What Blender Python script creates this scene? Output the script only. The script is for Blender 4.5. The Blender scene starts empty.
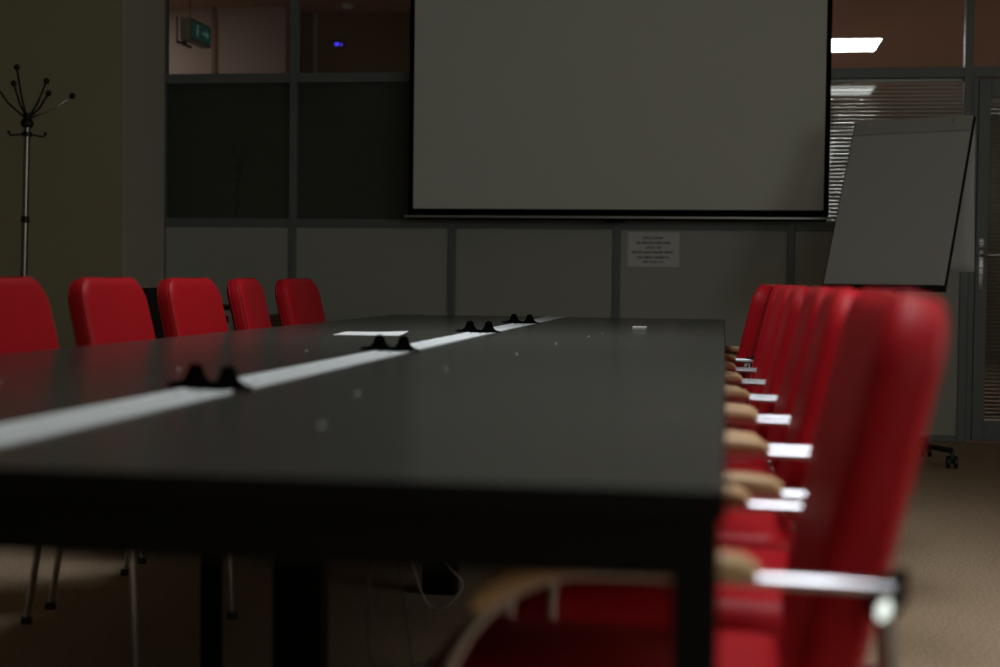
import bpy, bmesh, math, random
from mathutils import Vector, Matrix, Euler
random.seed(7)
C = bpy.context.scene.collection
PI = math.pi
R = math.radians

# ------------------------------------------------------------------ materials
def mat(name, col, rough=0.5, metal=0.0, noise=None, bump=None, spec=0.5, coat=0.0):
    m = bpy.data.materials.new(name); m.use_nodes = True
    nt = m.node_tree; b = nt.nodes['Principled BSDF']
    b.inputs['Base Color'].default_value = (*col, 1)
    b.inputs['Roughness'].default_value = rough
    b.inputs['Metallic'].default_value = metal
    b.inputs['Specular IOR Level'].default_value = spec
    b.inputs['Coat Weight'].default_value = coat
    tc = nt.nodes.new('ShaderNodeTexCoord')
    if noise:
        sc, amt, col2 = noise
        n = nt.nodes.new('ShaderNodeTexNoise'); n.inputs['Scale'].default_value = sc
        n.inputs['Detail'].default_value = 4
        nt.links.new(tc.outputs['Object'], n.inputs['Vector'])
        r = nt.nodes.new('ShaderNodeValToRGB')
        r.color_ramp.elements[0].position = 0.5 - amt; r.color_ramp.elements[0].color = (*col2, 1)
        r.color_ramp.elements[1].position = 0.5 + amt; r.color_ramp.elements[1].color = (*col, 1)
        nt.links.new(n.outputs['Fac'], r.inputs['Fac'])
        nt.links.new(r.outputs['Color'], b.inputs['Base Color'])
    if bump:
        sc, st, dist = bump
        n = nt.nodes.new('ShaderNodeTexNoise'); n.inputs['Scale'].default_value = sc
        n.inputs['Detail'].default_value = 3
        nt.links.new(tc.outputs['Object'], n.inputs['Vector'])
        bp = nt.nodes.new('ShaderNodeBump'); bp.inputs['Strength'].default_value = st
        bp.inputs['Distance'].default_value = dist
        nt.links.new(n.outputs['Fac'], bp.inputs['Height'])
        nt.links.new(bp.outputs['Normal'], b.inputs['Normal'])
    return m

def emit(name, col, s):
    m = mat(name, col, 0.6)
    b = m.node_tree.nodes['Principled BSDF']
    b.inputs['Emission Color'].default_value = (*col, 1); b.inputs['Emission Strength'].default_value = s
    return m

def glassmat(name, tint, refl=0.06):
    m = bpy.data.materials.new(name); m.use_nodes = True
    nt = m.node_tree; nt.nodes.clear()
    out = nt.nodes.new('ShaderNodeOutputMaterial')
    tr = nt.nodes.new('ShaderNodeBsdfTransparent'); tr.inputs['Color'].default_value = (*tint, 1)
    gl = nt.nodes.new('ShaderNodeBsdfGlossy'); gl.inputs['Roughness'].default_value = 0.02
    fr = nt.nodes.new('ShaderNodeFresnel'); fr.inputs['IOR'].default_value = 1.45
    mx = nt.nodes.new('ShaderNodeMixShader')
    nt.links.new(fr.outputs[0], mx.inputs[0]); nt.links.new(tr.outputs[0], mx.inputs[1])
    nt.links.new(gl.outputs[0], mx.inputs[2]); nt.links.new(mx.outputs[0], out.inputs[0])
    return m

def woodmat(name, c1, c2, rough=0.35):
    m = mat(name, c1, rough)
    nt = m.node_tree; b = nt.nodes['Principled BSDF']
    tc = nt.nodes.new('ShaderNodeTexCoord'); mp = nt.nodes.new('ShaderNodeMapping')
    mp.inputs['Scale'].default_value = (3, 40, 40)
    n = nt.nodes.new('ShaderNodeTexNoise'); n.inputs['Scale'].default_value = 2.5; n.inputs['Detail'].default_value = 6
    r = nt.nodes.new('ShaderNodeValToRGB')
    r.color_ramp.elements[0].position = 0.3; r.color_ramp.elements[0].color = (*c2, 1)
    r.color_ramp.elements[1].position = 0.7; r.color_ramp.elements[1].color = (*c1, 1)
    nt.links.new(tc.outputs['Object'], mp.inputs[0]); nt.links.new(mp.outputs[0], n.inputs['Vector'])
    nt.links.new(n.outputs['Fac'], r.inputs['Fac']); nt.links.new(r.outputs['Color'], b.inputs['Base Color'])
    return m

M = {}
M['red'] = mat('red_leatherette', (0.50, 0.008, 0.016), 0.48, spec=0.2, bump=(9, 0.35, 0.012), noise=(6, 0.3, (0.42, 0.006, 0.012)))
M['chrome'] = mat('chrome', (0.66, 0.66, 0.71), 0.30, 1.0)
M['darkchrome'] = mat('dark_chrome', (0.30, 0.29, 0.27), 0.3, 1.0)
M['cap'] = mat('bright_cap', (0.85, 0.87, 0.85), 0.35, 0.3)
M['glintchrome'] = mat('satin_glint', (0.9, 0.92, 0.9), 0.25, 1.0)
M['wood'] = woodmat('beech', (0.66, 0.43, 0.23), (0.54, 0.33, 0.16), 0.42)
M['black'] = mat('black_plastic', (0.012, 0.012, 0.012), 0.5)
M['rubber'] = mat('black_rubber', (0.002, 0.002, 0.002), 0.9, spec=0.0)
M['blackfab'] = mat('black_fabric', (0.012, 0.012, 0.013), 0.85, bump=(300, 0.2, 0.001))
M['top'] = mat('dark_laminate', (0.062, 0.061, 0.054), 0.22, noise=(5, 0.35, (0.053, 0.052, 0.046)), bump=(180, 0.02, 0.001), spec=0.2)
M['steel'] = mat('black_steel', (0.004, 0.004, 0.004), 0.5, spec=0.15)
M['edge'] = mat('black_edge_band', (0.005, 0.005, 0.005), 0.5, spec=0.15)
M['strip'] = mat('white_aluminium', (0.90, 0.95, 0.97), 0.38, 0.0)
M['paper'] = mat('paper', (0.78, 0.79, 0.80), 0.7)
M['ink'] = mat('ink', (0.04, 0.04, 0.04), 0.8)
M['carpet'] = mat('carpet', (0.60, 0.45, 0.31), 0.95, noise=(110, 0.14, (0.39, 0.285, 0.19)), bump=(260, 0.3, 0.003), spec=0.1)
M['corfloor'] = mat('corridor_floor', (0.30, 0.20, 0.15), 0.5)
M['olive'] = mat('olive_paint', (0.52, 0.48, 0.33), 0.9, noise=(1.3, 0.3, (0.48, 0.44, 0.30)), bump=(60, 0.1, 0.002), spec=0.2)
M['wallgrey'] = mat('grey_plaster', (0.64, 0.60, 0.51), 0.9, bump=(60, 0.1, 0.002), spec=0.2)
M['ceil'] = mat('ceiling_white', (0.62, 0.60, 0.56), 0.95, spec=0.1)
M['corceil'] = mat('corridor_ceiling', (0.62, 0.42, 0.33), 0.9, noise=(0.7, 0.3, (0.56, 0.37, 0.29)), spec=0.1)
M['pink'] = mat('pinkish_paint', (0.58, 0.44, 0.41), 0.9, noise=(1.1, 0.3, (0.52, 0.40, 0.37)), spec=0.1)
M['brown'] = mat('brown_paint', (0.34, 0.22, 0.17), 0.9, spec=0.1)
M['frame'] = mat('grey_profile', (0.21, 0.23, 0.235), 0.5, 0.1)
M['panel'] = mat('grey_panel', (0.52, 0.54, 0.49), 0.55, noise=(1.5, 0.3, (0.48, 0.50, 0.45)))
M['glass'] = glassmat('pane_glass', (0.93, 0.95, 0.94))
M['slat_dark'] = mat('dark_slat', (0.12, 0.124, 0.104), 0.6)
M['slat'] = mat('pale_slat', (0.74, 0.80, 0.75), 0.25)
M['slat_brown'] = mat('brown_slat', (0.20, 0.16, 0.13), 0.5)
M['screen'] = mat('projection_white', (0.82, 0.84, 0.79), 0.9, spec=0.1)
M['screenblack'] = mat('matt_black', (0.004, 0.004, 0.004), 0.9, spec=0.1)
M['alu'] = mat('aluminium', (0.55, 0.56, 0.57), 0.35, 0.8)
M['board'] = mat('board_white', (0.66, 0.67, 0.67), 0.45)
M['clamp'] = mat('grey_clamp', (0.56, 0.57, 0.54), 0.5)
M['cable'] = mat('pale_cable', (0.55, 0.53, 0.50), 0.5)
M['cablegrey'] = mat('grey_cable', (0.16, 0.16, 0.16), 0.5)
M['lampglow'] = emit('lamp_panel', (1.0, 0.98, 0.93), 16)
M['lampdim'] = emit('dim_lamp_panel', (0.95, 1.0, 0.96), 0.6)
M['white'] = mat('white_metal', (0.75, 0.75, 0.73), 0.5)
M['green'] = emit('green_sign', (0.04, 0.22, 0.20), 0.05)
M['signmark'] = emit('sign_mark', (0.5, 0.75, 0.72), 0.05)
M['signbox'] = mat('sign_box', (0.28, 0.27, 0.24), 0.6)
M['led'] = emit('blue_led', (0.05, 0.04, 0.9), 1.4)
M['cabgrey'] = mat('cabinet_grey', (0.50, 0.49, 0.42), 0.6)
M['cabbrown'] = mat('cabinet_brown', (0.13, 0.075, 0.045), 0.5)
M['crumb'] = mat('crumb', (0.62, 0.60, 0.56), 0.8)

# ------------------------------------------------------------------ helpers
def obj(name, bm, m, parent=None, smooth=False, angle=None):
    bmesh.ops.recalc_face_normals(bm, faces=bm.faces)
    me = bpy.data.meshes.new(name); bm.to_mesh(me); bm.free()
    me.materials.append(m)
    if smooth:
        for p in me.polygons: p.use_smooth = True
        if angle is not None:
            me.set_sharp_from_angle(angle=R(angle))
    o = bpy.data.objects.new(name, me); C.objects.link(o)
    if parent: o.parent = parent
    return o

def tag(o, label=None, cat=None, group=None, kind=None):
    if label: o['label'] = label
    if cat: o['category'] = cat
    if group: o['group'] = group
    if kind: o['kind'] = kind
    return o

def thing(name, label, cat, loc=(0, 0, 0), rz=0, group=None, kind=None, rot=None):
    o = bpy.data.objects.new(name, None); C.objects.link(o)
    o.empty_display_size = 0.1
    o.location = loc; o.rotation_euler = rot if rot else (0, 0, rz)
    return tag(o, label, cat, group, kind)

def BM(): return bmesh.new()

def box(bm, x0, x1, y0, y1, z0, z1, bev=0.0, seg=2, mtx=None):
    b = bmesh.new() if bev or mtx else bm
    r = bmesh.ops.create_cube(b, size=1)
    for v in r['verts']:
        v.co = Vector(((x0 + x1) / 2 + v.co.x * (x1 - x0), (y0 + y1) / 2 + v.co.y * (y1 - y0), (z0 + z1) / 2 + v.co.z * (z1 - z0)))
    if bev or mtx:
        if bev: bmesh.ops.bevel(b, geom=b.edges[:], offset=bev, segments=seg, affect='EDGES', profile=0.5)
        if mtx: bmesh.ops.transform(b, matrix=mtx, verts=b.verts[:])
        merge(bm, b)
    return bm

def merge(bm, b):
    vm = {}
    for v in b.verts: vm[v] = bm.verts.new(v.co)
    for f in b.faces:
        try: bm.faces.new([vm[v] for v in f.verts])
        except ValueError: pass
    b.free()

def tube(bm, pts, ra, rb=None, up=(0, 1, 0), n=12, caps=True, taper=None):
    """sweep an ellipse along a polyline; rb is the half-size along `up`, ra across it"""
    rb = rb or ra
    pts = [Vector(p) for p in pts]; up = Vector(up)
    rings = []
    for i, p in enumerate(pts):
        if i == 0: t = pts[1] - p
        elif i == len(pts) - 1: t = p - pts[i - 1]
        else: t = (pts[i + 1] - p).normalized() + (p - pts[i - 1]).normalized()
        t.normalize()
        u = up - t * up.dot(t)
        if u.length < 1e-4: u = Vector((1, 0, 0)) - t * t.x
        u.normalize(); w = t.cross(u)
        k = taper[i] if taper else 1.0
        rings.append([bm.verts.new(p + w * ra * k * math.cos(2 * PI * j / n) + u * rb * k * math.sin(2 * PI * j / n)) for j in range(n)])
    for a, b in zip(rings, rings[1:]):
        for j in range(n): bm.faces.new((a[j], a[(j + 1) % n], b[(j + 1) % n], b[j]))
    if caps:
        bm.faces.new(rings[0][::-1]); bm.faces.new(rings[-1])
    return bm

def lathe(bm, prof, n=24, loc=(0, 0, 0)):
    loc = Vector(loc); rings = []
    for r, z in prof:
        if r < 1e-6: rings.append([bm.verts.new(loc + Vector((0, 0, z)))])
        else: rings.append([bm.verts.new(loc + Vector((r * math.cos(2 * PI * j / n), r * math.sin(2 * PI * j / n), z))) for j in range(n)])
    for a, b in zip(rings, rings[1:]):
        for j in range(n):
            k = (j + 1) % n
            if len(a) == 1 and len(b) == 1: continue
            if len(a) == 1: bm.faces.new((a[0], b[k], b[j]))
            elif len(b) == 1: bm.faces.new((a[j], a[k], b[0]))
            else: bm.faces.new((a[j], a[k], b[k], b[j]))
    return bm

def ball(bm, c, r, n=12):
    b = bmesh.new(); bmesh.ops.create_uvsphere(b, u_segments=n, v_segments=n // 2 + 2, radius=r)
    bmesh.ops.translate(b, verts=b.verts[:], vec=Vector(c)); merge(bm, b); return bm

def rrect(w, h, r, n=7):
    pts = []
    for cx, cy, a0 in ((w / 2 - r, h / 2 - r, 0), (-w / 2 + r, h / 2 - r, 90), (-w / 2 + r, -h / 2 + r, 180), (w / 2 - r, -h / 2 + r, 270)):
        for i in range(n + 1):
            a = R(a0 + 90 * i / n); pts.append((cx + r * math.cos(a), cy + r * math.sin(a), math.cos(a), math.sin(a)))
    return pts

def pad(bm, w, h, t, r, edge, dome, fn, n=7, groove=0.0):
    """puffed upholstered slab: rounded rectangle w x h, thickness t, edge roundness, domed faces; fn maps (a,b,c) to xyz"""
    out = rrect(w, h, r, n)
    N = len(out); rings = []
    prof = []
    steps = 12 if groove else 6
    for i in range(steps + 1):
        a = -PI / 2 + PI * i / steps
        prof.append((edge * (1 - math.cos(a)) + groove * math.exp(-(a / 0.3) ** 2), (t / 2) * math.sin(a)))
    def ring(inset_k, ins, c):
        return [bm.verts.new(fn(*(((x - nx * ins) * inset_k), ((y - ny * ins) * inset_k), c))) for x, y, nx, ny in out]
    ks = [0.15, 0.45, 0.7, 0.88]
    def dm(k): return dome * (1 - k ** 2.2)
    for k in ks: rings.append(ring(k, edge, -t / 2 - dm(k)))
    for ins, c in prof: rings.append(ring(1, ins, c))
    for k in reversed(ks): rings.append(ring(k, edge, t / 2 + dm(k)))
    for a, b in zip(rings, rings[1:]):
        for j in range(N): bm.faces.new((a[j], a[(j + 1) % N], b[(j + 1) % N], b[j]))
    bm.faces.new(rings[0][::-1]); bm.faces.new(rings[-1])
    return bm

def prism(bm, poly, axis_pts):
    """extrude list of 3-D points by vector"""
    a = [bm.verts.new(Vector(p)) for p in poly]; b = [bm.verts.new(Vector(p) + Vector(axis_pts)) for p in poly]
    n = len(a)
    bm.faces.new(a[::-1]); bm.faces.new(b)
    for i in range(n): bm.faces.new((a[i], a[(i + 1) % n], b[(i + 1) % n], b[i]))
    return bm

def arc(cx, cz, r, a0, a1, n, y=0):
    return [(cx + r * math.cos(R(a0 + (a1 - a0) * i / n)), y, cz + r * math.sin(R(a0 + (a1 - a0) * i / n))) for i in range(n + 1)]

def copy_tree(o, parent=None):
    c = o.copy(); C.objects.link(c); c.parent = parent
    for ch in list(o.children): copy_tree(ch, c)
    return c

def struct(name, bm, m, label, cat, parent=None, smooth=False):
    o = obj(name, bm, m, parent, smooth)
    if parent is None: tag(o, label, cat, kind='structure')
    return o

# ------------------------------------------------------------------ room shell
YW = 9.15          # room face of the glazed partition
CZ = 2.90          # ceiling height
b = BM(); box(b, -5.2, 3.4, -2.2, YW + 0.05, -0.1, 0); struct('floor', b, M['carpet'], 'beige-brown speckled carpet floor of the meeting room', 'floor')
b = BM(); box(b, -7, 7, YW + 0.05, 21, -0.1, 0); struct('floor_corridor', b, M['corfloor'], 'brown floor of the corridor behind the glazed partition', 'floor')
b = BM(); box(b, -5.3, 3.5, -2.3, YW + 0.08, CZ, CZ + 0.1); struct('ceiling', b, M['ceil'], 'plain meeting room ceiling above the long table', 'ceiling')
b = BM(); box(b, -7, 7, YW + 0.08, 21, CZ, CZ + 0.1); struct('ceiling_corridor', b, M['corceil'], 'brownish corridor ceiling seen through the upper glass', 'ceiling')
b = BM(); box(b, -5.3, -5.2, -2.2, YW, 0, CZ); struct('wall_left', b, M['olive'], 'olive wall at the left of the room', 'wall')
b = BM(); box(b, 3.4, 3.5, -2.2, YW, 0, CZ); struct('wall_right', b, M['olive'], 'olive wall at the right of the room', 'wall')
b = BM(); box(b, -5.2, 3.4, -2.3, -2.2, 0, CZ); struct('wall_front', b, M['olive'], 'olive wall behind the viewer', 'wall')
b = BM(); box(b, -5.2, -3.54, 8.5, YW + 0.05, 0, CZ); struct('wall_corner', b, M['olive'], 'projecting olive wall corner at the left end of the partition', 'wall')
b = BM(); box(b, -5.2, -3.53, 8.485, 8.5, 0, 0.07, 0.004); struct('baseboard_corner', b, M['cabbrown'], 'brown baseboard along the projecting olive wall', 'baseboard')
# the side of the projection facing the partition is greyer plaster
b = BM(); box(b, -3.54, -3.532, 8.5, YW - 0.005, 0, CZ); struct('trim_1', b, M['wallgrey'], 'grey plaster return between the olive wall and the partition', 'wall')
# corridor walls
b = BM(); box(b, -7, -3.19, 10.65, 11.05, 0, CZ); struct('wall_corridor_pink', b, M['pink'], 'pinkish corridor wall behind the hanging exit sign', 'wall')
b = BM(); box(b, -3.745, -3.715, 10.635, 10.65, 0, CZ); struct('trim_2', b, M['brown'], 'thin vertical seam strip on the pinkish corridor wall', 'trim')
b = BM(); box(b, -3.19, -1.2, 10.95, 11.05, 0, CZ); struct('wall_corridor_brown', b, M['brown'], 'dark brown corridor wall left of the projection screen', 'wall')
b = BM(); box(b, -3.06, -3.03, 10.93, 10.95, 0, CZ); struct('trim_3', b, M['pink'], 'narrow pale trim on the dark brown corridor wall', 'trim')
b = BM(); box(b, -1.2, -1.1, 10.95, 20.9, 0, CZ); struct('wall_corridor_side', b, M['pink'], 'long pinkish side wall of the hall beyond the corridor', 'wall')
b = BM(); box(b, -1.2, 7, 20.8, 20.9, 0, CZ); struct('wall_corridor_end', b, M['pink'], 'far end wall of the hall beyond the corridor', 'wall')
b = BM(); box(b, 6.9, 7, YW + .2, 20.9, 0, CZ); struct('wall_corridor_right', b, M['pink'], 'right side wall of the hall beyond the corridor', 'wall')
b = BM(); box(b, -7, -6.9, YW + .2, 10.7, 0, CZ); struct('wall_corridor_left', b, M['pink'], 'left end wall of the corridor', 'wall')

# ---- glazed partition: posts, rails, lower panels, panes
POST = [-3.55, -2.69, -1.67, -0.65, 0.395, 1.40, 2.42, 3.38]
part = thing('wall_back', 'grey framed partition with solid lower panels and glass above', 'partition', (0, YW, 0), kind='structure')
for i, x in enumerate(POST):
    b = BM(); w = 0.022 if x not in (1.40,) else 0.024
    box(b, x - w, x + w, -0.003, 0.07, 0, CZ, 0.003); obj('post', b, M['frame'], part)
for x0, x1 in zip(POST, POST[1:]):
    a0, a1 = x0 + 0.022, x1 - 0.022
    for z0, z1 in ((2.148, 2.208), (CZ - 0.05, CZ)):
        b = BM(); box(b, a0, a1, 0.002, 0.068, z0, z1, 0.003); obj('rail', b, M['frame'], part)
    if not (x0 == 1.40):
        b = BM(); box(b, a0, a1, 0.0, 0.068, 1.243, 1.297, 0.003); obj('rail', b, M['frame'], part)
        b = BM(); box(b, a0, a1, 0.005, 0.065, 0, 0.035, 0.003); obj('rail', b, M['frame'], part)
        b = BM(); box(b, a0, a1, 0.012, 0.055, 0.035, 1.243, 0.004); obj('panel', b, M['panel'], part)
k = 1
for x0, x1 in zip(POST, POST[1:]):
    for z0, z1 in ((1.297, 2.148), (2.208, CZ - 0.05)):
        if x0 == 1.40 and z0 < 2: continue
        b = BM(); box(b, x0 + 0.02, x1 - 0.02, YW + 0.030, YW + 0.034, z0 - 0.01, z1 + 0.01)
        struct('window_%d' % k, b, M['glass'], 'clear glass pane of the partition', 'glass pane'); k += 1

# ---- venetian blinds behind the middle panes
def blind(x0, x1, tilt, m, label, z0=1.285, z1=2.16, yb=YW + 0.086, pitch=0.0232, sw=0.0125, name='venetian_blind'):
    t = thing(name, label, 'blind', ((x0 + x1) / 2, yb, z0), group='venetian blinds in the partition')
    w = (x1 - x0) / 2; h = z1 - z0
    b = BM(); box(b, -w, w, -0.012, 0.012, h - 0.025, h, 0.003); obj('head_rail', b, m, t)
    b = BM(); box(b, -w, w, -0.01, 0.01, 0, 0.012, 0.003); obj('bottom_rail', b, m, t)
    b = BM(); z = 0.026
    while z < h - 0.035:
        ca, sa = math.cos(R(tilt)), math.sin(R(tilt))
        pts = []
        for s in (-1, -0.4, 0.4, 1):
            yy = s * sw; zz = 0.0016 * (1 - s * s)
            pts.append((yy * ca - zz * sa, z + yy * sa + zz * ca))
        vs = [[b.verts.new((sx * w, y, zc)) for y, zc in pts] for sx in (-1, 1)]
        lo = [[b.verts.new((sx * w, y, zc - 0.0006)) for y, zc in pts] for sx in (-1, 1)]
        for q in range(3):
            b.faces.new((vs[0][q], vs[0][q + 1], vs[1][q + 1], vs[1][q]))
            b.faces.new((lo[0][q], lo[1][q], lo[1][q + 1], lo[0][q + 1]))
        b.faces.new((vs[0][0], vs[1][0], lo[1][0], lo[0][0])); b.faces.new((vs[0][3], lo[0][3], lo[1][3], vs[1][3]))
        z += pitch
    obj('slats', b, m, t)
    for sx in (-0.7, 0.7):
        b = BM(); tube(b, [(sx * w, -0.0135, 0.01), (sx * w, -0.0135, h - 0.02)], 0.0006, n=5)
        obj('ladder_cord', b, m, t)
    return t
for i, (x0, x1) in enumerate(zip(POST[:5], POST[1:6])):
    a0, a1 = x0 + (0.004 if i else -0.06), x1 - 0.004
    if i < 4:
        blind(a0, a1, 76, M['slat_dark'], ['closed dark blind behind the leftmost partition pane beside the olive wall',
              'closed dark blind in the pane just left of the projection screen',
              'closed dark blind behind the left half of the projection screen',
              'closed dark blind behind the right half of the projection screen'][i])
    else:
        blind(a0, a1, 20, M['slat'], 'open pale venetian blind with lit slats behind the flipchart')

# ---- door at the right
dr = thing('door_1', 'dark grey glazed door with blind and lever handle beside the flipchart', 'door', (1.93, YW, 0), kind='structure')
X0, X1 = -0.484, 0.446
b = BM(); box(b, -0.506, X0 + .012, 0.0, 0.07, 0, 2.148, 0.003); obj('door_jamb', b, M['frame'], dr)
b = BM(); box(b, X1, 0.466, 0.0, 0.07, 0, 2.148, 0.003); obj('door_jamb', b, M['frame'], dr)
b = BM()
box(b, X0 + .016, X0 + 0.085, 0.006, 0.05, 0.012, 2.138, 0.003); box(b, X1 - 0.085, X1 - .004, 0.006, 0.05, 0.012, 2.138, 0.003)
box(b, X0 + 0.085, X1 - 0.085, 0.006, 0.05, 2.03, 2.138, 0.003); box(b, X0 + 0.085, X1 - 0.085, 0.006, 0.05, 0.012, 0.13, 0.003)
leaf = obj('door_leaf', b, M['frame'], dr)
b = BM(); box(b, X0 + 0.08, X1 - 0.08, 0.02, 0.024, 0.125, 2.035); obj('door_glass', b, M['glass'], leaf)
b = BM(); box(b, -0.5, 0.46, -0.004, 0.07, 0, 0.011, 0.002); obj('threshold', b, mat('threshold', (0.45, 0.26, 0.2), 0.4, 0.4), dr)
b = BM()
box(b, X0 + 0.032, X0 + 0.062, -0.004, 0.006, 0.90, 1.135, 0.003)
box(b, X0 + 0.032, X0 + 0.062, -0.004, 0.006, 1.15, 1.205, 0.003)
for zz in (0.925, 0.99, 1.03, 1.18): lathe_c = ball(b, (X0 + 0.047, -0.004, zz), 0.006, 8)
hp = obj('handle_plate', b, M['alu'], dr, True, 40)
b = BM(); tube(b, [(X0 + 0.047, -0.002, 1.105), (X0 + 0.047, -0.04, 1.105), (X0 + 0.06, -0.052, 1.105), (X0 + 0.10, -0.052, 1.106), (X0 + 0.165, -0.05, 1.108)], 0.008, up=(0, 0, 1), n=10)
obj('lever', b, M['chrome'], hp, True, 50)
blind(1.93 + X0 + 0.088, 1.93 + X1 - 0.088, -52, M['slat_brown'], 'brown venetian blind filling the glazed door beside the flipchart', 0.14, 2.02, YW + 0.037)

# ---- corridor fittings
def ceiling_lamp(x, y, label, glow='lampglow', wx=0.62, wy=0.64):
    t = thing('ceiling_lamp', label, 'ceiling lamp', (x, y, CZ), group='ceiling lamps of the corridor hall')
    b = BM()
    for a in ((-wx / 2 - .02, -wx / 2, -wy / 2 - .02, wy / 2 + .02), (wx / 2, wx / 2 + .02, -wy / 2 - .02, wy / 2 + .02), (-wx / 2, wx / 2, -wy / 2 - .02, -wy / 2), (-wx / 2, wx / 2, wy / 2, wy / 2 + .02)):
        box(b, *a, -0.012, 0.0)
    obj('lamp_frame', b, M['white'], t)
    b = BM(); box(b, -wx / 2, wx / 2, -wy / 2, wy / 2, -0.008, -0.001); obj('diffuser', b, M[glow], t)
ceiling_lamp(0.905, 12.72, 'glowing square ceiling lamp in the corridor, seen right of the projection screen')
ceiling_lamp(1.15, 15.7, 'glowing ceiling lamp deeper in the hall, seen through the pale blind', 'lampdim')
ceiling_lamp(3.05, 17.6, 'glowing ceiling lamp deep in the hall, seen through the door blind', 'lampdim')

es = thing('exit_sign', 'green lit exit sign box hanging in the corridor behind upper left pane', 'exit sign', (-3.655, 9.85, 2.615))
b = BM(); box(b, -0.04, 0.036, 0, 0.42, -0.075, 0.075, 0.006); obj('sign_body', b, M['signbox'], es)
b = BM(); box(b, 0.036, 0.040, 0.03, 0.40, -0.055, 0.055, 0.001); face = obj('sign_face', b, M['green'], es)
b = BM()
def sbox(y0, y1, z0, z1): box(b, 0.040, 0.0415, y0, y1, z0, z1)
ball(b, (0.0405, 0.125, 0.032), 0.010, 8)
for pl in ([(0.10, -0.04), (0.118, -0.008), (0.128, -0.008), (0.115, -0.042)], [(0.115, -0.012), (0.108, 0.02), (0.13, 0.02), (0.132, -0.01)], [(0.128, -0.01), (0.15, -0.02), (0.15, -0.042), (0.142, -0.042), (0.142, -0.026), (0.125, -0.02)], [(0.128, 0.018), (0.152, 0.0), (0.15, -0.008), (0.128, 0.006)]):
    prism(b, [(0.040, y, z) for y, z in pl], (0.0015, 0, 0))
obj('running_figure_mark', b, M['signmark'], face)
b = BM(); sbox(0.22, 0.31, -0.008, 0.008)
prism(b, [(0.040, 0.30, -0.03), (0.040, 0.355, 0.0), (0.040, 0.30, 0.03)], (0.0015, 0, 0))
obj('arrow_mark', b, M['signmark'], face)
b = BM(); box(b, -0.062, -0.04, -0.01, 0.24, -0.10, -0.085, 0.002); box(b, -0.062, -0.052, -0.012, 0.0, -0.10, 0.08, 0.002); box(b, -0.062, -0.036, 0.1, 0.13, -0.092, -0.05); obj('bracket', b, M['black'], es)
b = BM(); tube(b, [(0, 0.08, 0.07), (0, 0.08, CZ - 2.62)], 0.006, n=8); obj('hanging_rod', b, M['brown'], es)
sd = thing('smoke_detector', 'small pale smoke detector on the corridor ceiling left of the screen', 'smoke detector', (-2.72, 10.62, CZ))
b = BM(); lathe(b, [(0, 0), (0.045, 0), (0.047, -0.015), (0.036, -0.03), (0.02, -0.036), (0, -0.037)], 20); obj('detector_body', b, M['white'], sd, True, 50)
ld = thing('alarm_sensor', 'small black sensor with a blue light on the dark corridor wall', 'sensor', (-2.875, 10.955, 2.665))
b = BM(); box(b, -0.045, 0.05, -0.025, 0, -0.035, 0.03, 0.006); obj('sensor_body', b, M['brown'], ld)
b = BM(); box(b, -0.02, 0.012, -0.03, -0.024, -0.012, 0.012, 0.003); box(b, 0.024, 0.036, -0.03, -0.024, -0.01, 0.004, 0.002); obj('indicator_light', b, M['led'], ld)

# ------------------------------------------------------------------ projection screen
ps = thing('projection_screen', 'large white pull-down projection screen with black borders in front of partition', 'projection screen', (-0.652, 8.95, 1.30))
b = BM(); box(b, -1.222, 1.218, -0.0006, 0.0006, 0.055, 1.50); obj('fabric', b, M['screen'], ps)
b = BM()
box(b, -1.252, -1.222, -0.0008, 0.0008, 0.012, 1.50); box(b, 1.218, 1.248, -0.0008, 0.0008, 0.012, 1.50); box(b, -1.222, 1.218, -0.0008, 0.0008, 0.012, 0.055)
obj('border', b, M['screenblack'], ps)
b = BM(); box(b, -1.275, 1.265, -0.008, 0.008, 0.0, 0.015, 0.004); bar = obj('bottom_bar', b, M['alu'], ps)
b = BM(); box(b, -1.25, 1.24, -0.009, 0.009, -0.012, 0.0, 0.002); box(b, -0.06, 0.06, -0.01, 0.01, -0.022, -0.012, 0.003); obj('bar_weight', b, M['screenblack'], bar)
b = BM(); box(b, -1.33, 1.33, -0.05, 0.05, 1.50, 1.60, 0.012); obj('roller_case', b, M['white'], ps)
for x0 in (-1.2, 1.16):
    b = BM(); box(b, x0, x0 + .04, -0.03, 0.03, 1.585, 1.6, 0.002); obj('mounting_bracket', b, M['alu'], ps)

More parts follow.
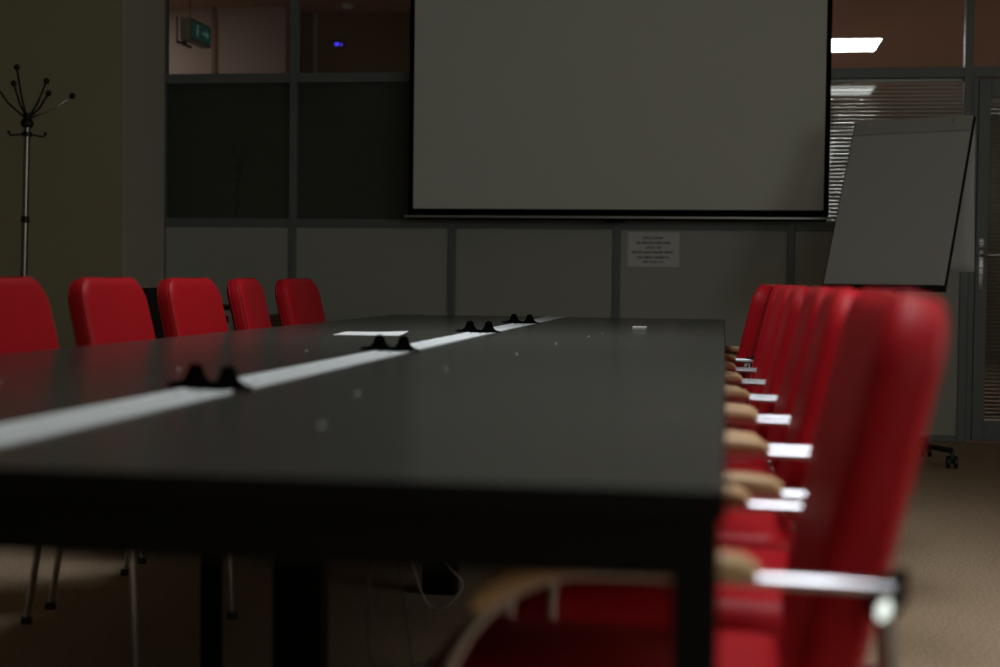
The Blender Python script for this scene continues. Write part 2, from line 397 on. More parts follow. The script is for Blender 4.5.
# ------------------------------------------------------------------ notice
nt_ = thing('notice_sheet', 'white notice sheet with six centred lines of text on partition panel', 'notice', (-0.427, YW + 0.0115, 1.123))
b = BM(); box(b, -0.156, 0.156, -0.003, 0.0, -0.105, 0.105); sh = obj('sheet', b, mat('notice_paper', (0.86, 0.86, 0.86), 0.6), nt_)
rows = [(310, 590, 165), (225, 670, 232), (350, 545, 298), (160, 725, 362), (240, 660, 432), (315, 585, 493)]
b = BM(); rnd = random.Random(3)
for xa, xb, yy in rows:
    x = -0.156 + (xa - 110) / 680 * 0.312; xe = -0.156 + (xb - 110) / 680 * 0.312; z = 0.105 - (yy - 85) / 475 * 0.21
    left = rnd.randint(5, 10)
    while x < xe - 0.004:
        wd = rnd.uniform(0.0055, 0.0095)
        z0 = z - 0.0062; z1 = z + 0.0062 * rnd.choice((1, 1, 1, 1.3))
        st = rnd.randint(0, 3)
        if st != 1: box(b, x, x + 0.0022, -0.0038, -0.003, z0, z1)
        if st != 2: box(b, x + wd - 0.003, x + wd - 0.0008, -0.0038, -0.003, z0, z1)
        if st in (0, 2): box(b, x, x + wd - 0.001, -0.0038, -0.003, z1 - 0.0024, z1)
        if st in (1, 2, 3): box(b, x, x + wd - 0.001, -0.0038, -0.003, z0, z0 + 0.0024)
        if st in (0, 3): box(b, x, x + wd - 0.001, -0.0038, -0.003, z - 0.001, z + 0.0012)
        x += wd; left -= 1
        if left == 0: x += 0.006; left = rnd.randint(4, 10)
obj('printed_text', b, M['ink'], sh)

# ------------------------------------------------------------------ conference table
TZ = 0.75
TX0, TX1, TY0, TY1 = -1.62, 0.004, 1.336, 7.36
SX0, SX1 = -0.858, -0.768
tb = thing('conference_table', 'long dark conference table with a pale strip down its middle', 'table', (-0.81, 4.35, 0))
def tl(x): return x + 0.81
def tyl(y): return y - 4.35
for x0, x1 in ((TX0, SX0 - 0.001), (SX1 + 0.001, TX1)):
    b = BM(); box(b, tl(x0), tl(x1), tyl(TY0), tyl(TY1), TZ - 0.028, TZ, 0.0012); tt_ = obj('tabletop', b, M['top'], tb)
    for ya, yb in ((TY0 - .002, TY0), (TY1, TY1 + .002)):
        b = BM(); box(b, tl(x0), tl(x1), tyl(ya), tyl(yb), TZ - 0.028, TZ - .0004); obj('edge_band', b, M['edge'], tt_)
    xe = x0 if x0 == TX0 else x1
    b = BM(); box(b, tl(xe - .002 if xe == TX0 else xe), tl(xe if xe == TX0 else xe + .002), tyl(TY0), tyl(TY1), TZ - 0.028, TZ - .0004); obj('edge_band', b, M['edge'], tt_)
b = BM()
for (x0, x1, y0, y1) in ((TX0 + .02, TX1 - .006, TY0 + .01, TY0 + .05), (TX0 + .02, TX1 - .006, TY1 - .05, TY1 - .01), (TX1 - .046, TX1 - .006, TY0 + .05, TY1 - .05), (TX0 + .02, TX0 + .06, TY0 + .05, TY1 - .05)):
    box(b, tl(x0), tl(x1), tyl(y0), tyl(y1), 0.668 if y1 - y0 < 1 else 0.70, TZ - 0.028, 0.002)
for y in (2.86, 4.35, 5.85): box(b, tl(TX0 + .06), tl(TX1 - .046), tyl(y - .02), tyl(y + .02), 0.695, TZ - .028)
obj('under_frame', b, M['steel'], tb)
for x, y, w in ((-0.021, 1.37, .021), (-1.58, 1.37, .021), (-0.021, 7.325, .021), (-1.58, 7.325, .021), (-1.17, 3.34, .021), (-1.17, 5.3, .021), (-0.45, 3.34, .021), (-0.45, 5.3, .021)):
    b = BM(); box(b, tl(x - w), tl(x + w), tyl(y - .021), tyl(y + .021), 0.008, TZ - .03, 0.003); lg = obj('leg', b, M['steel'], tb)
    b = BM(); lathe(b, [(0, 0), (.018, 0), (.02, .004), (.014, .012), (0, .012)], 16, (tl(x), tyl(y), 0)); obj('foot_glide', b, M['black'], lg, True, 50)
for y in (2.86, 4.35, 5.85):
    b = BM(); box(b, tl(-0.868), tl(-0.768), tyl(y - .03), tyl(y + .03), 0.0, TZ - .03, 0.004); obj('pedestal_leg', b, M['steel'], tb)
HUBS = [2.35, 3.69, 5.06, 6.15]
b = BM(); box(b, tl(SX0), tl(SX1), tyl(TY0 + .004), tyl(TY1 - .004), TZ - 0.03, TZ - 0.006); obj('cable_tray', b, M['steel'], tb)
segs = []; ys = [TY0 + .003] + HUBS + [TY1 - .003]
for i, (y0, y1) in enumerate(zip(ys, ys[1:])):
    a0 = y0 + (0.045 if i else 0); a1 = y1 - (0.045 if i < len(ys) - 2 else 0)
    b = BM()
    box(b, tl(SX0 + .001), tl(SX1 - .001), tyl(a0), tyl(a1), TZ - 0.006, TZ + 0.0012, 0.0006, 1)
    # raised lips along both long edges
    box(b, tl(SX0 + .001), tl(SX0 + .008), tyl(a0), tyl(a1), TZ + 0.0012, TZ + 0.003, 0.0006, 1)
    box(b, tl(SX1 - .008), tl(SX1 - .001), tyl(a0), tyl(a1), TZ + 0.0012, TZ + 0.003, 0.0006, 1)
    sp = obj('strip_cover', b, M['strip'], tb)
    for yy in (a0 + 0.10, a1 - 0.10):
        for xx in (-0.83, -0.796):
            b = BM(); lathe(b, [(0, .0028), (.003, .0026), (.0045, .0012)], 10, (tl(xx), tyl(yy), TZ)); obj('screw', b, M['frame'], sp, True)

# cable outlets: low flat saddle over the strip with two flared peaks
def outlet(label, y, x=-0.828, rz=0):
    t = thing('cable_outlet', label, 'cable outlet', (x, y, TZ + 0.003), rz, group='black cable outlets along the table strip')
    b = BM()
    n = 28
    def rim(k, z): return [b.verts.new((k * 0.098 * math.copysign(abs(math.cos(2 * PI * j / n)) ** .8, math.cos(2 * PI * j / n)) - .006, k * 0.042 * math.sin(2 * PI * j / n), z)) for j in range(n)]
    rr = [rim(1, 0), rim(1, 0.002), rim(.9, 0.005), rim(.5, 0.0065)]
    for p, q in zip(rr, rr[1:]):
        for j in range(n): b.faces.new((p[j], p[(j + 1) % n], q[(j + 1) % n], q[j]))
    b.faces.new(rr[0][::-1]); b.faces.new(rr[-1])
    obj('base', b, M['rubber'], t, True, 50)
    for sx in (-0.043, 0.043):
        b = BM(); lathe(b, [(0, 0.002), (.034, 0.003), (.026, .007), (.019, .013), (.0145, .021), (.0125, .029), (.0095, .0345), (.005, .0365), (0, .037)], 20, (sx, 0, 0)); obj('peak', b, M['rubber'], t, True, 60)
for y, lb in zip(HUBS, ('black twin-peaked cable outlet on the strip, nearest the camera', 'black twin-peaked cable outlet on the strip beside the white paper, second from camera',
                        'black twin-peaked cable outlet on the strip, third from the camera', 'black twin-peaked cable outlet on the strip nearest the far table end')):
    outlet(lb, y, -0.825, R(-33))

# things on the table
b = BM(); box(b, -0.105, 0.105, -0.1485, 0.1485, 0, 0.0012)
for v in b.verts: pass
bmesh.ops.subdivide_edges(b, edges=b.edges[:], cuts=5, use_grid_fill=True)
for v in b.verts:
    d = max(0, (v.co.x + v.co.y * .6) - 0.09); v.co.z += d * 0.04
pp = obj('paper_sheet', b, M['paper'], None, True, 40); pp.location = (-1.134, 4.778, TZ + 0.0004); pp.rotation_euler = (0, 0, R(6))
tag(pp, 'white sheet of paper lying on the dark table left of the strip', 'paper')
er = thing('eraser', 'small white block with a dark band at the far end of table', 'eraser', (-0.305, 5.56, TZ), R(-4))
b = BM(); box(b, -0.026, 0.026, -0.012, 0.012, 0.008, 0.015, 0.002); obj('rubber_block', b, M['paper'], er)
b = BM(); box(b, -0.0265, 0.0265, -0.0125, 0.0125, 0.0, 0.0075, 0.0015); obj('sleeve', b, mat('sleeve', (0.30, 0.30, 0.29), 0.5), er)
CR = [((-0.571, 2.31), 'pale crumb on the table to the right of the nearest cable outlet'), ((-0.553, 2.98), 'pale crumb on table nearer than the second cable outlet and right of it'),
      ((-0.50, 3.64), 'pale speck on table in line with the second cable outlet, toward the right'), ((-0.47, 4.25), 'tiny pale speck on table right of the third cable outlet, nearer side'),
      ((-0.43, 4.85), 'tiny pale speck on the table short of the white eraser, left one'), ((-0.41, 5.15), 'tiny pale speck on the table short of the white eraser, farther one'),
      ((-1.0, 4.28), 'tiny pale speck just below the white paper sheet on the table'), ((-1.20, 2.36), 'pale speck on left half of the table, in front of the leftmost red chair'),
      ((-1.05, 2.80), 'tiny pale speck on table just above the nearest cable outlet'), ((-1.02, 3.6), 'tiny pale speck on table left of the second cable outlet'),
      ((-0.49, 1.80), 'faint crumb on near part of the table, closest to the camera')]
for i, ((x, y), lb) in enumerate(CR):
    b = BM(); bmesh.ops.create_icosphere(b, subdivisions=2, radius=0.0028)
    for v in b.verts: v.co = Vector((v.co.x * random.uniform(.9, 1.4), v.co.y * 1.2, max(-0.0014, v.co.z * .7)))
    o = obj('crumb', b, M['crumb'], None, True); o.location = (x, y, TZ + 0.0014); tag(o, lb, 'crumb', 'crumbs scattered on the table')

# ------------------------------------------------------------------ red armchairs
# local frame: the sitter faces -x, origin on the floor under the seat
def make_chair(label):
    t = thing('armchair', label, 'chair')
    HW = 0.245                                    # half width to the middle of a side tube
    # seat: thick cushion
    b = BM()
    def fs(a, h, c):
        x = h; y = a
        return Vector((x - 0.025, y, 0.452 + c - 0.03 * (x) * (1 if x > 0 else 0.4) - (0.9 * max(0, -x - 0.15) ** 1.6)))
    pad(b, 0.47, 0.46, 0.085, 0.07, 0.034, 0.012, fs, 8); seat = obj('seat', b, M['red'], t, True)
    b = BM(); box(b, -0.19, 0.16, -0.19, 0.19, 0.388, 0.402, 0.004); obj('seat_board', b, M['black'], seat)
    # back: one leaning cushion with a piped edge and a shallow seam round its side
    zb, hb = 0.50, 0.425
    def f(a, h, c):
        bb = h + hb / 2
        x = 0.201 + 0.215 * bb + 0.03 * max(0, bb - 0.2) + c * 0.97
        k = 1 - 0.05 * bb / hb
        return Vector((x - 0.10 * a * a, a * k, zb + bb - 0.23 * c))
    b = BM(); pad(b, 0.455, hb + .004, 0.068, 0.085, 0.036, 0.004, f, 9, 0.004); cu = obj('backrest', b, M['red'], t, True)
    for c in (-0.020, 0.020):
        b = BM(); o_ = rrect(0.455 - .015, hb - .011, 0.077, 8)
        ring = [f(x, y, c) for x, y, _, _ in o_]
        tube(b, ring + ring[:2], 0.0028, n=6, caps=False); obj('piping', b, M['red'], cu, True)
    AZ = 0.645
    for s in (-1, 1):
        y = s * HW
        # front leg curving into the arm rail
        path = [(-0.198, y, 0.012), (-0.190, y, 0.2), (-0.180, y, 0.40)]
        path += [(-0.179 + 0.150 * (1 - math.cos(R(a))), y, 0.485 + (AZ - 0.485) * math.sin(R(a))) for a in range(0, 91, 9)]
        path += [(0.05, y, AZ), (0.15, y, AZ - .001), (0.262, y, AZ - .003)]
        b = BM(); tube(b, path, 0.0068, 0.0125, n=14); sf = obj('side_frame', b, M['chrome'], t, True, 60)
        b = BM(); lathe(b, [(0, 0), (.015, 0), (.016, .006), (.013, .02), (0, .02)], 14, (-0.198, y, 0)); obj('foot_cap', b, M['black'], sf, True, 50)
        # wooden armrest over the curve
        ap = [p for p in path if p[2] > 0.585 and p[0] < 0.075]
        ap = ap + [(0.085, y, AZ), (0.118, y, AZ), (0.131, y, AZ)]
        pts = []
        for i, p in enumerate(ap):
            q0 = Vector(ap[max(0, i - 1)]); q1 = Vector(ap[min(len(ap) - 1, i + 1)]); tt = (q1 - q0).normalized()
            nrm = Vector((-tt.z, 0, tt.x))
            lift = 0.0135 if i < len(ap) - 2 else (0.011 if i == len(ap) - 2 else 0.005)
            pts.append(Vector(p) + nrm * lift)
        n = len(pts); tp = [1.0] * n; tp[0] = 0.6; tp[1] = .92; tp[-1] = 0.62; tp[-2] = 0.86
        b = BM()
        # rounded slab section
        sec = rrect(0.027, 0.048, 0.010, 4); rings = []
        for i, p in enumerate(pts):
            q0 = pts[max(0, i - 1)]; q1 = pts[min(n - 1, i + 1)]; tt = (q1 - q0).normalized(); nrm = Vector((-tt.z, 0, tt.x))
            rings.append([b.verts.new(p + nrm * u * tp[i] + Vector((0, v * (tp[i] ** .5), 0))) for u, v, _, _ in sec])
        for p, q in zip(rings, rings[1:]):
            for j in range(len(sec)): b.faces.new((p[j], p[(j + 1) % len(sec)], q[(j + 1) % len(sec)], q[j]))
        b.faces.new(rings[0][::-1]); b.faces.new(rings[-1])
        obj('armrest', b, M['wood'], t, True, 60)
        # rear leg
        b = BM(); tube(b, [(0.252, y, 0.640), (0.262, y, 0.56), (0.285, y, 0.30), (0.335, y, 0.012)], 0.0085, 0.0125, n=14); rl = obj('rear_leg', b, M['chrome'], t, True, 60)
        b = BM(); lathe(b, [(0, 0), (.015, 0), (.016, .006), (.013, .02), (0, .02)], 14, (0.336, y, 0)); obj('foot_cap', b, M['black'], rl, True, 50)
        # black bracket tying arm, leg and back together
        b = BM(); prism(b, [(0.246, y - .009, 0.626), (0.262, y - .009, 0.612), (0.274, y - .009, 0.63), (0.275, y - .009, 0.660), (0.269, y - .009, 0.662), (0.262, y - .009, 0.655), (0.246, y - .009, 0.65)], (0, .018, 0)); obj('bracket', b, M['black'], t)
        # seat support strut with bolts
        b = BM(); tube(b, [(-0.181, y, 0.405), (-0.181, y * .80, 0.395), (-0.14, y * .72, 0.394)], 0.009, up=(0, 0, 1), n=10); st = obj('seat_strut', b, M['chrome'], t, True, 60)
        b = BM(); tube(b, [(0.275, y, 0.41), (0.20, y * .9, 0.395), (0.13, y * .72, 0.394)], 0.009, up=(0, 0, 1), n=10); obj('seat_strut', b, M['chrome'], t, True, 60)
        for xx in (-0.10, -0.05, 0.0):
            b = BM(); ball(b, (xx, s * 0.192, 0.396), 0.007, 8); obj('bolt', b, M['cap'], seat, True)
    # rear crossbar of oval tube, with tilted caps added to mimic a blurred glint
    b = BM(); ax = Vector((math.sin(R(24)), 0, math.cos(R(24))))
    tube(b, [(0.249, -0.271, 0.6235), (0.249, 0.271, 0.6235)], 0.0075, 0.012, up=ax, n=16); cb = obj('crossbar', b, M['black'], t, True, 60)
    for s in (-1, 1):
        b = BM(); tube(b, [(0.249, s * 0.269, 0.6245), (0.249 + .0015, s * 0.2772, 0.6271)], 0.006, 0.0105, up=ax, n=18); obj('glint_cap', b, M['glintchrome'], cb, True, 40)
    return t

order = ['nearest', 'second', 'third', 'fourth', 'fifth', 'sixth', 'seventh', 'eighth', 'ninth']
chair0 = make_chair('red armchair with wood armrests, nearest to camera, right of the table')
right = [(-0.096, 1.720, 0.0), (-0.052, 2.320, 0.4), (-0.062, 2.915, -0.6), (-0.062, 3.510, 0.8), (-0.078, 4.105, -0.5), (-0.084, 4.700, 1.2), (-0.09, 5.295, -1.0), (-0.09, 5.955, -14)]
GR = 'red armchairs along the right side of the table'; GL = 'red armchairs along the left side of the table'
for i, (x, y, a) in enumerate(right):
    o = chair0 if i == 0 else copy_tree(chair0)
    o.location = (x, y, 0); o.rotation_euler = (0, 0, R(a)); o['group'] = GR
    if i: o['label'] = ('red armchair right of the table, %s from the camera' % order[i]) if i < 7 else 'red armchair at the far end of the row right of table, dark side toward camera'
left = [(-1.50, 3.49, 178), (-1.50, 4.16, 178), (-1.50, 4.83, 177), (-1.51, 5.51, 187), (-1.51, 6.16, 177)]
LL = ['red armchair cut by the left picture edge, in front of the coat rack',
      'red armchair left of the table, second of the five visible backs from left', 'red armchair left of the table, in front of the black chair',
      'narrow-looking turned red armchair, second from the far end left of table', 'red armchair at the far end of the row left of the table']
for i, (x, y, a) in enumerate(left):
    o = copy_tree(chair0); o.location = (x, y, 0); o.rotation_euler = (0, 0, R(a)); o['group'] = GL; o['label'] = LL[i]

# ------------------------------------------------------------------ black visitor chair behind
def black_chair(label, loc, rz):
    t = thing('visitor_chair', label, 'chair', loc, rz)
    b = BM(); pad(b, 0.46, 0.43, 0.05, 0.06, 0.02, 0.008, lambda a, h, c: Vector((h - .02, a, 0.45 + c))); obj('seat', b, M['blackfab'], t, True)
    b = BM(); pad(b, 0.46, 0.34, 0.04, 0.03, 0.016, 0.006, lambda a, h, c: Vector((0.23 + 0.2 * (h + .17) + c, a, 0.705 + h))); obj('backrest', b, M['blackfab'], t, True)
    for s in (-1, 1):
        y = s * 0.225
        b = BM(); tube(b, [(-0.22, y, 0), (-0.17, y, 0.40), (-0.15, y, 0.418), (0.18, y, 0.418)], 0.009, n=10); obj('front_leg', b, M['black'], t, True)
        b = BM(); tube(b, [(0.33, y, 0), (0.20, y, 0.40), (0.235, y * .9, 0.55), (0.275, y * .9, 0.72)], 0.009, n=10); obj('rear_leg', b, M['black'], t, True)
    return t
black_chair('plain black visitor chair standing behind the red chairs left of the table', (-2.29, 6.45, 0), R(183))
# low cabinets by the partition
cb_ = thing('cabinet', 'low grey cabinet with black top glimpsed between red chairs near the partition', 'cabinet', (-2.86, 8.6, 0))
b = BM(); box(b, -0.26, 0.03, -0.22, 0.22, 0.04, 0.735, 0.004); obj('body', b, M['cabgrey'], cb_)
b = BM(); box(b, -0.27, 0.04, -0.24, 0.23, 0.735, 0.76, 0.004); obj('cabinet_top', b, M['black'], cb_)
b = BM(); box(b, -0.25, 0.02, -0.2, 0.2, 0.0, 0.04); obj('plinth', b, M['black'], cb_)
for z0, z1 in ((0.06, 0.36), (0.38, 0.64)):
    b = BM(); box(b, -0.25, 0.02, -0.235, -0.221, z0, z1, 0.003); d = obj('drawer', b, M['cabgrey'], cb_)
    b = BM(); tube(b, [(-0.16, -0.234, z1 - .06), (-0.16, -0.255, z1 - .06), (-0.07, -0.255, z1 - .06), (-0.07, -0.234, z1 - .06)], 0.005, up=(0, 0, 1), n=8); obj('handle', b, M['black'], d, True)
b = BM(); box(b, -0.25, 0.02, -0.235, -0.221, 0.66, 0.70, 0.003); obj('drawer', b, M['black'], cb_)
cc_ = thing('cabinet', 'low dark brown cabinet beside the partition, between the two farthest left chairs', 'cabinet', (-2.54, 8.62, 0))
b = BM(); box(b, -0.14, 0.15, -0.2, 0.2, 0.05, 0.68, 0.004); obj('body', b, M['cabbrown'], cc_)
b = BM(); box(b, -0.145, 0.155, -0.22, 0.21, 0.68, 0.705, 0.004); obj('cabinet_top', b, M['cabbrown'], cc_)
b = BM(); box(b, -0.13, 0.14, -0.18, 0.18, 0.0, 0.05); obj('plinth', b, M['black'], cc_)
for x0, x1 in ((-0.135, 0.002), (0.008, 0.145)):
    b = BM(); box(b, x0, x1, -0.215, -0.201, 0.06, 0.67, 0.003); d = obj('door', b, M['cabbrown'], cc_)
    b = BM(); ball(b, (-0.012 if x0 < 0 else 0.022, -0.224, 0.5), 0.011, 10); obj('knob', b, M['alu'], d, True)

# ------------------------------------------------------------------ coat rack
RY = 7.45
rk = thing('coat_rack', 'tall chrome coat rack with black ball-tipped arms by olive wall', 'coat rack', (-3.668, RY, 0), rot=(0, R(1.3), R(0)))
s_ = RY / 8.2
b = BM(); lathe(b, [(0, 0.0), (0.19, 0.0), (0.195, 0.012), (0.17, 0.03), (0.05, 0.045), (0.03, 0.07), (0, 0.07)], 32); obj('base', b, M['chrome'], rk, True, 50)
hub_z = 0.935 + (1.83 - 0.935) * s_
b = BM(); tube(b, [(0, 0, 0.06), (0, 0, 1.22)], 0.0185, n=16); obj('lower_pole', b, M['darkchrome'], rk, True, 60)
b = BM(); tube(b, [(0, 0, 1.20), (0, 0, hub_z - .02)], 0.0165, n=16); obj('upper_pole', b, M['darkchrome'], rk, True, 60)
b = BM(); lathe(b, [(0, 1.20), (.021, 1.20), (.022, 1.21), (.021, 1.235), (0, 1.235)], 16); obj('collar', b, M['black'], rk, True, 40)
b = BM(); lathe(b, [(0, hub_z - .05), (.024, hub_z - .05), (.036, hub_z - .03), (.030, hub_z - .012), (.02, hub_z), (.022, hub_z + .02), (0, hub_z + .03)], 20); obj('hub', b, M['black'], rk, True, 50)
top_arms = [(-0.075, 0.02, 0.262), (0.0, -0.16, 0.155), (0.112, -0.02, 0.188), (0.232, 0.03, 0.118), (-0.20, 0.03, 0.17), (0.02, 0.2, 0.15)]
for dx, dy, dz in top_arms:
    p1 = Vector((dx, dy, hub_z + .005 + dz)); p0 = Vector((dx * .06, dy * .06, hub_z))
    mid = p0.lerp(p1, .5) + Vector((dx, dy, 0)) * .04 - Vector((0, 0, .012))
    b = BM(); tube(b, [p0, mid, p1], 0.0055, n=10); a_ = obj('arm', b, M['black'] if dx not in (0.232,) else M['chrome'], rk, True)
    b = BM(); ball(b, p1, 0.0165, 14); obj('ball_tip', b, M['black'], a_, True)
rz_ = hub_z - 0.085
b = BM(); lathe(b, [(.017, rz_ - .012), (.026, rz_ - .012), (.026, rz_ + .012), (.017, rz_ + .012)], 20); obj('hook_ring', b, M['black'], rk, True, 40)
for k in range(4):
    a = R(20 + 90 * k); d = Vector((math.cos(a), math.sin(a), 0))
    b = BM(); tube(b, [d * .02 + Vector((0, 0, rz_)), d * .06 + Vector((0, 0, rz_ - .006)), d * .085 + Vector((0, 0, rz_ - .008)), d * .092 + Vector((0, 0, rz_ + .006))], 0.005, n=8); a_ = obj('hook', b, M['black'], rk, True)
    b = BM(); ball(b, d * .092 + Vector((0, 0, rz_ + .008)), 0.009, 10); obj('ball_tip', b, M['black'], a_, True)

# ------------------------------------------------------------------ flipchart
# board plane: faces the table and leans back
AZ_ = R(-27); LEAN = R(24)
fc = thing('flipchart', 'white flipchart on castors leaning back, with a sheet flipped over behind', 'flipchart', (0.805, 7.92, 0), 0)
Rm = Matrix.Rotation(AZ_, 4, 'Z')
def fb(u, w, d):     # u across, w up the board, d out of the front face
    v = Vector((u, -d, 0)) + Vector((0, math.sin(LEAN), math.cos(LEAN))) * w + Vector((0, 0, math.sin(-LEAN) * 0 ))
    v = Vector((u, w * math.sin(LEAN) - d * math.cos(LEAN), 0.895 + w * math.cos(LEAN) + d * math.sin(LEAN)))
    return Rm @ v
def slab(bm, u0, u1, w0, w1, d0, d1, bev=0.003):
    t_ = bmesh.new(); box(t_, u0, u1, w0, w1, d0, d1, bev)
    for v in t_.verts: v.co = fb(v.co.x, v.co.y, v.co.z)
    merge(bm, t_)
BW, BH = 0.322, 1.0
b = BM(); slab(b, -BW, BW, 0.03, BH - 0.09, 0, 0.016); obj('board', b, M['board'], fc)
b = BM(); slab(b, -BW, BW, BH - 0.088, BH - 0.002, -0.002, 0.026, 0.006); cl = obj('clamp_bar', b, M['clamp'], fc)
for u in (-0.24, 0.24):
    b = BM(); slab(b, u - .012, u + .012, BH - .05, BH - .026, 0.026, 0.040, .004); obj('clamp_knob', b, M['clamp'], cl)
b = BM(); slab(b, -BW - .006, -BW, 0, BH, -0.016, 0.012); slab(b, BW, BW + .006, 0, BH, -0.016, 0.012); slab(b, -BW, BW, 0.012, 0.03, -0.012, 0.016); obj('board_rim', b, M['black'], fc)
b = BM(); slab(b, -BW, BW, -0.004, 0.006, 0.0, 0.045); slab(b, -BW, BW, 0.004, 0.014, 0.04, 0.046); obj('pen_tray', b, M['black'], fc)
# flipped sheet hanging plumb behind the top edge
top = [fb(-0.27, BH, -0.02), fb(0.318, BH, -0.02)]
b = BM(); nu, nw = 10, 14
g = []
for j in range(nw + 1):
    row = []
    for i in range(nu + 1):
        p = top[0].lerp(top[1], i / nu); s = j / nw
        q = Vector((p.x, p.y, p.z - 0.80 * s)) + (Rm @ Vector((0, 0.015 + 0.03 * s + 0.012 * math.sin(i * .9 + s * 5) * s, 0)))
        row.append(b.verts.new(q))
    g.append(row)
for j in range(nw):
    for i in range(nu): b.faces.new((g[j][i], g[j][i + 1], g[j + 1][i + 1], g[j + 1][i]))
sh = obj('flipped_sheet', b, M['paper'], fc, True)
md = sh.modifiers.new('thick', 'SOLIDIFY'); md.thickness = 0.001
# stand: column behind the board and a castor base
pc = fb(0, 0.30, -0.035); pb = Vector((pc.x, pc.y, 0.12))
b = BM(); tube(b, [pb, Vector((pc.x, pc.y, pc.z - .02)), fb(0, 0.42, -0.025), fb(0, 0.75, -0.02)], 0.018, n=12, up=(1, 0, 0)); obj('column', b, M['black'], fc, True, 60)
ba = BM()
feet = [Vector((pb.x + 0.36 * math.cos(R(a)), pb.y + 0.36 * math.sin(R(a)), 0.085)) for a in (-38, 52, 142, 232)]
for f_ in feet:
    tube(ba, [Vector((pb.x, pb.y, 0.115)), f_ + Vector((0, 0, .005))], 0.014, 0.014, up=(0, 0, 1), n=8)
ball(ba, (pb.x, pb.y, 0.12), 0.03); obj('base', ba, M['black'], fc, True, 60)
for f_ in feet:
    b = BM(); box(b, f_.x - .010, f_.x + .010, f_.y - .012, f_.y + .012, 0.025, 0.085, .004); ca = obj('castor', b, M['black'], fc, True, 40)
    for dx in (-0.019, 0.019):
        b = BM(); tube(b, [(f_.x + dx - .008, f_.y, 0.032), (f_.x + dx + .008, f_.y, 0.032)], 0.032, n=18, up=(0, 0, 1)); obj('wheel', b, M['black'], ca, True, 40)

# ------------------------------------------------------------------ cables under the table
def smooth_path(pts, n=8):
    P = [Vector(p) for p in pts]; out = []
    P = [P[0]] + P + [P[-1]]
    for i in range(1, len(P) - 2):
        for k in range(n):
            t = k / n; a, b_, c, d = P[i - 1], P[i], P[i + 1], P[i + 2]
            out.append(0.5 * ((2 * b_) + (c - a) * t + (2 * a - 5 * b_ + 4 * c - d) * t * t + (3 * b_ - a - 3 * c + d) * t ** 3))
    out.append(P[-2]); return out
def cable(pts, label, m, r=0.003):
    b = BM(); tube(b, smooth_path(pts), r, n=7); o = obj('cable', b, m, None, True); return tag(o, label, 'cable', 'cables hanging under the table')
cable([(-0.82, 3.60, 0.72), (-0.83, 3.75, 0.45), (-0.84, 3.95, 0.24), (-0.82, 4.0, 0.12), (-0.79, 4.02, 0.04), (-0.74, 4.0, 0.035), (-0.69, 4.0, 0.10), (-0.74, 4.0, 0.16), (-0.79, 4.05, 0.24), (-0.80, 4.15, 0.45), (-0.80, 4.2, 0.72)], 'pale cable hanging in a long loop under the table', M['cable'])
cable([(-0.80, 3.40, 0.72), (-0.80, 3.38, 0.4), (-0.80, 3.36, 0.1), (-0.78, 3.42, 0.01), (-0.70, 3.50, 0.006), (-0.66, 3.62, 0.006)], 'grey cable dropping straight to the floor under the table', M['cablegrey'])
cable([(-0.79, 3.55, 0.72), (-0.78, 3.5, 0.4), (-0.72, 3.42, 0.12), (-0.69, 3.38, 0.012), (-0.66, 3.40, 0.05), (-0.68, 3.44, 0.012), (-0.74, 3.46, 0.008)], 'grey cable ending in a tangle on the floor under the table', M['cablegrey'])

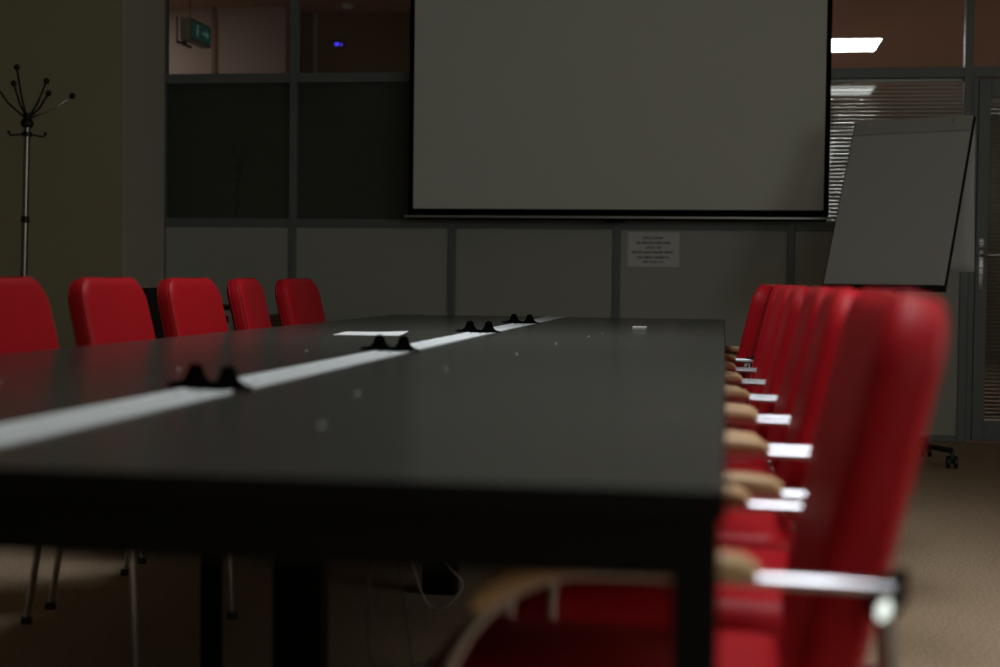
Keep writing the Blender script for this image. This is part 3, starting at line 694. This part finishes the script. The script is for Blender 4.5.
# ------------------------------------------------------------------ lights
def area(name, loc, rot, sx, sy, power, col=(1, 1, 1), spread=180):
    l = bpy.data.lights.new(name, 'AREA'); l.shape = 'RECTANGLE'; l.size = sx; l.size_y = sy; l.energy = power; l.color = col; l.spread = R(spread)
    o = bpy.data.objects.new(name, l); C.objects.link(o); o.location = loc; o.rotation_euler = rot; return o
area('assumed_lamp_near', (0.35, 2.3, CZ - 0.02), (0, 0, 0), 0.6, 1.8, 14, (0.94, 0.98, 1.0), 100)  # unseen overhead lamp, assumed from the highlights on the chair tops
area('assumed_lamp_far', (-0.75, 4.7, CZ - 0.02), (0, 0, 0), 0.6, 1.2, 13, (0.94, 0.98, 1.0), 100)  # another assumed overhead lamp, set leftward to light the far chair fronts
area('assumed_side_light', (3.37, 2.1, 1.7), (0, R(90), 0), 1.3, 3.0, 28, (0.94, 1.0, 0.98))  # unseen source assumed on the right; that wall has no window
area('rear_fill_light', (2.0, -2.15, 2.15), (R(90), 0, 0), 2.2, 1.2, 17, (0.92, 1.0, 0.96))  # soft fill added behind the camera to lift surfaces facing it
area('corridor_fill_light', (-4.6, 9.9, CZ - 0.02), (0, 0, 0), 0.6, 0.6, 5, (1.0, 0.92, 0.86))  # unseen fill added behind the wall corner to brighten the pinkish wall
area('hall_light', (0.9, 12.72, CZ - 0.03), (0, 0, 0), 0.6, 0.6, 26, (0.97, 1.0, 0.96))

w = bpy.data.worlds.new('World'); bpy.context.scene.world = w; w.use_nodes = True
w.node_tree.nodes['Background'].inputs[0].default_value = (0.01, 0.01, 0.011, 1)

# ------------------------------------------------------------------ camera
cd = bpy.data.cameras.new('Camera'); cam = bpy.data.objects.new('Camera', cd); C.objects.link(cam)
cd.sensor_width = 36; cd.lens = 54; cd.clip_start = 0.05; cd.clip_end = 100
yaw, pit, rol = R(8.464), R(2.093), R(0.67)
fw = Vector((-math.sin(yaw) * math.cos(pit), math.cos(yaw) * math.cos(pit), -math.sin(pit)))
rt = Vector((math.cos(yaw), math.sin(yaw), 0)); up = rt.cross(fw)
rt2 = rt * math.cos(rol) + up * math.sin(rol); up2 = -rt * math.sin(rol) + up * math.cos(rol)
mw = Matrix((rt2, up2, -fw)).transposed().to_4x4(); mw.translation = (0, 0, 0.935)
cam.matrix_world = mw
cd.dof.use_dof = True; cd.dof.focus_distance = 6.0; cd.dof.aperture_fstop = 2.3
sc = bpy.context.scene; sc.camera = cam
sc.view_settings.view_transform = 'Standard'; sc.view_settings.look = 'None'
sc.view_settings.exposure = 0; sc.view_settings.gamma = 1; sc.view_settings.use_curve_mapping = False
sc.cycles.use_denoising = True
sc.cycles.max_bounces = 8; sc.cycles.transparent_max_bounces = 24
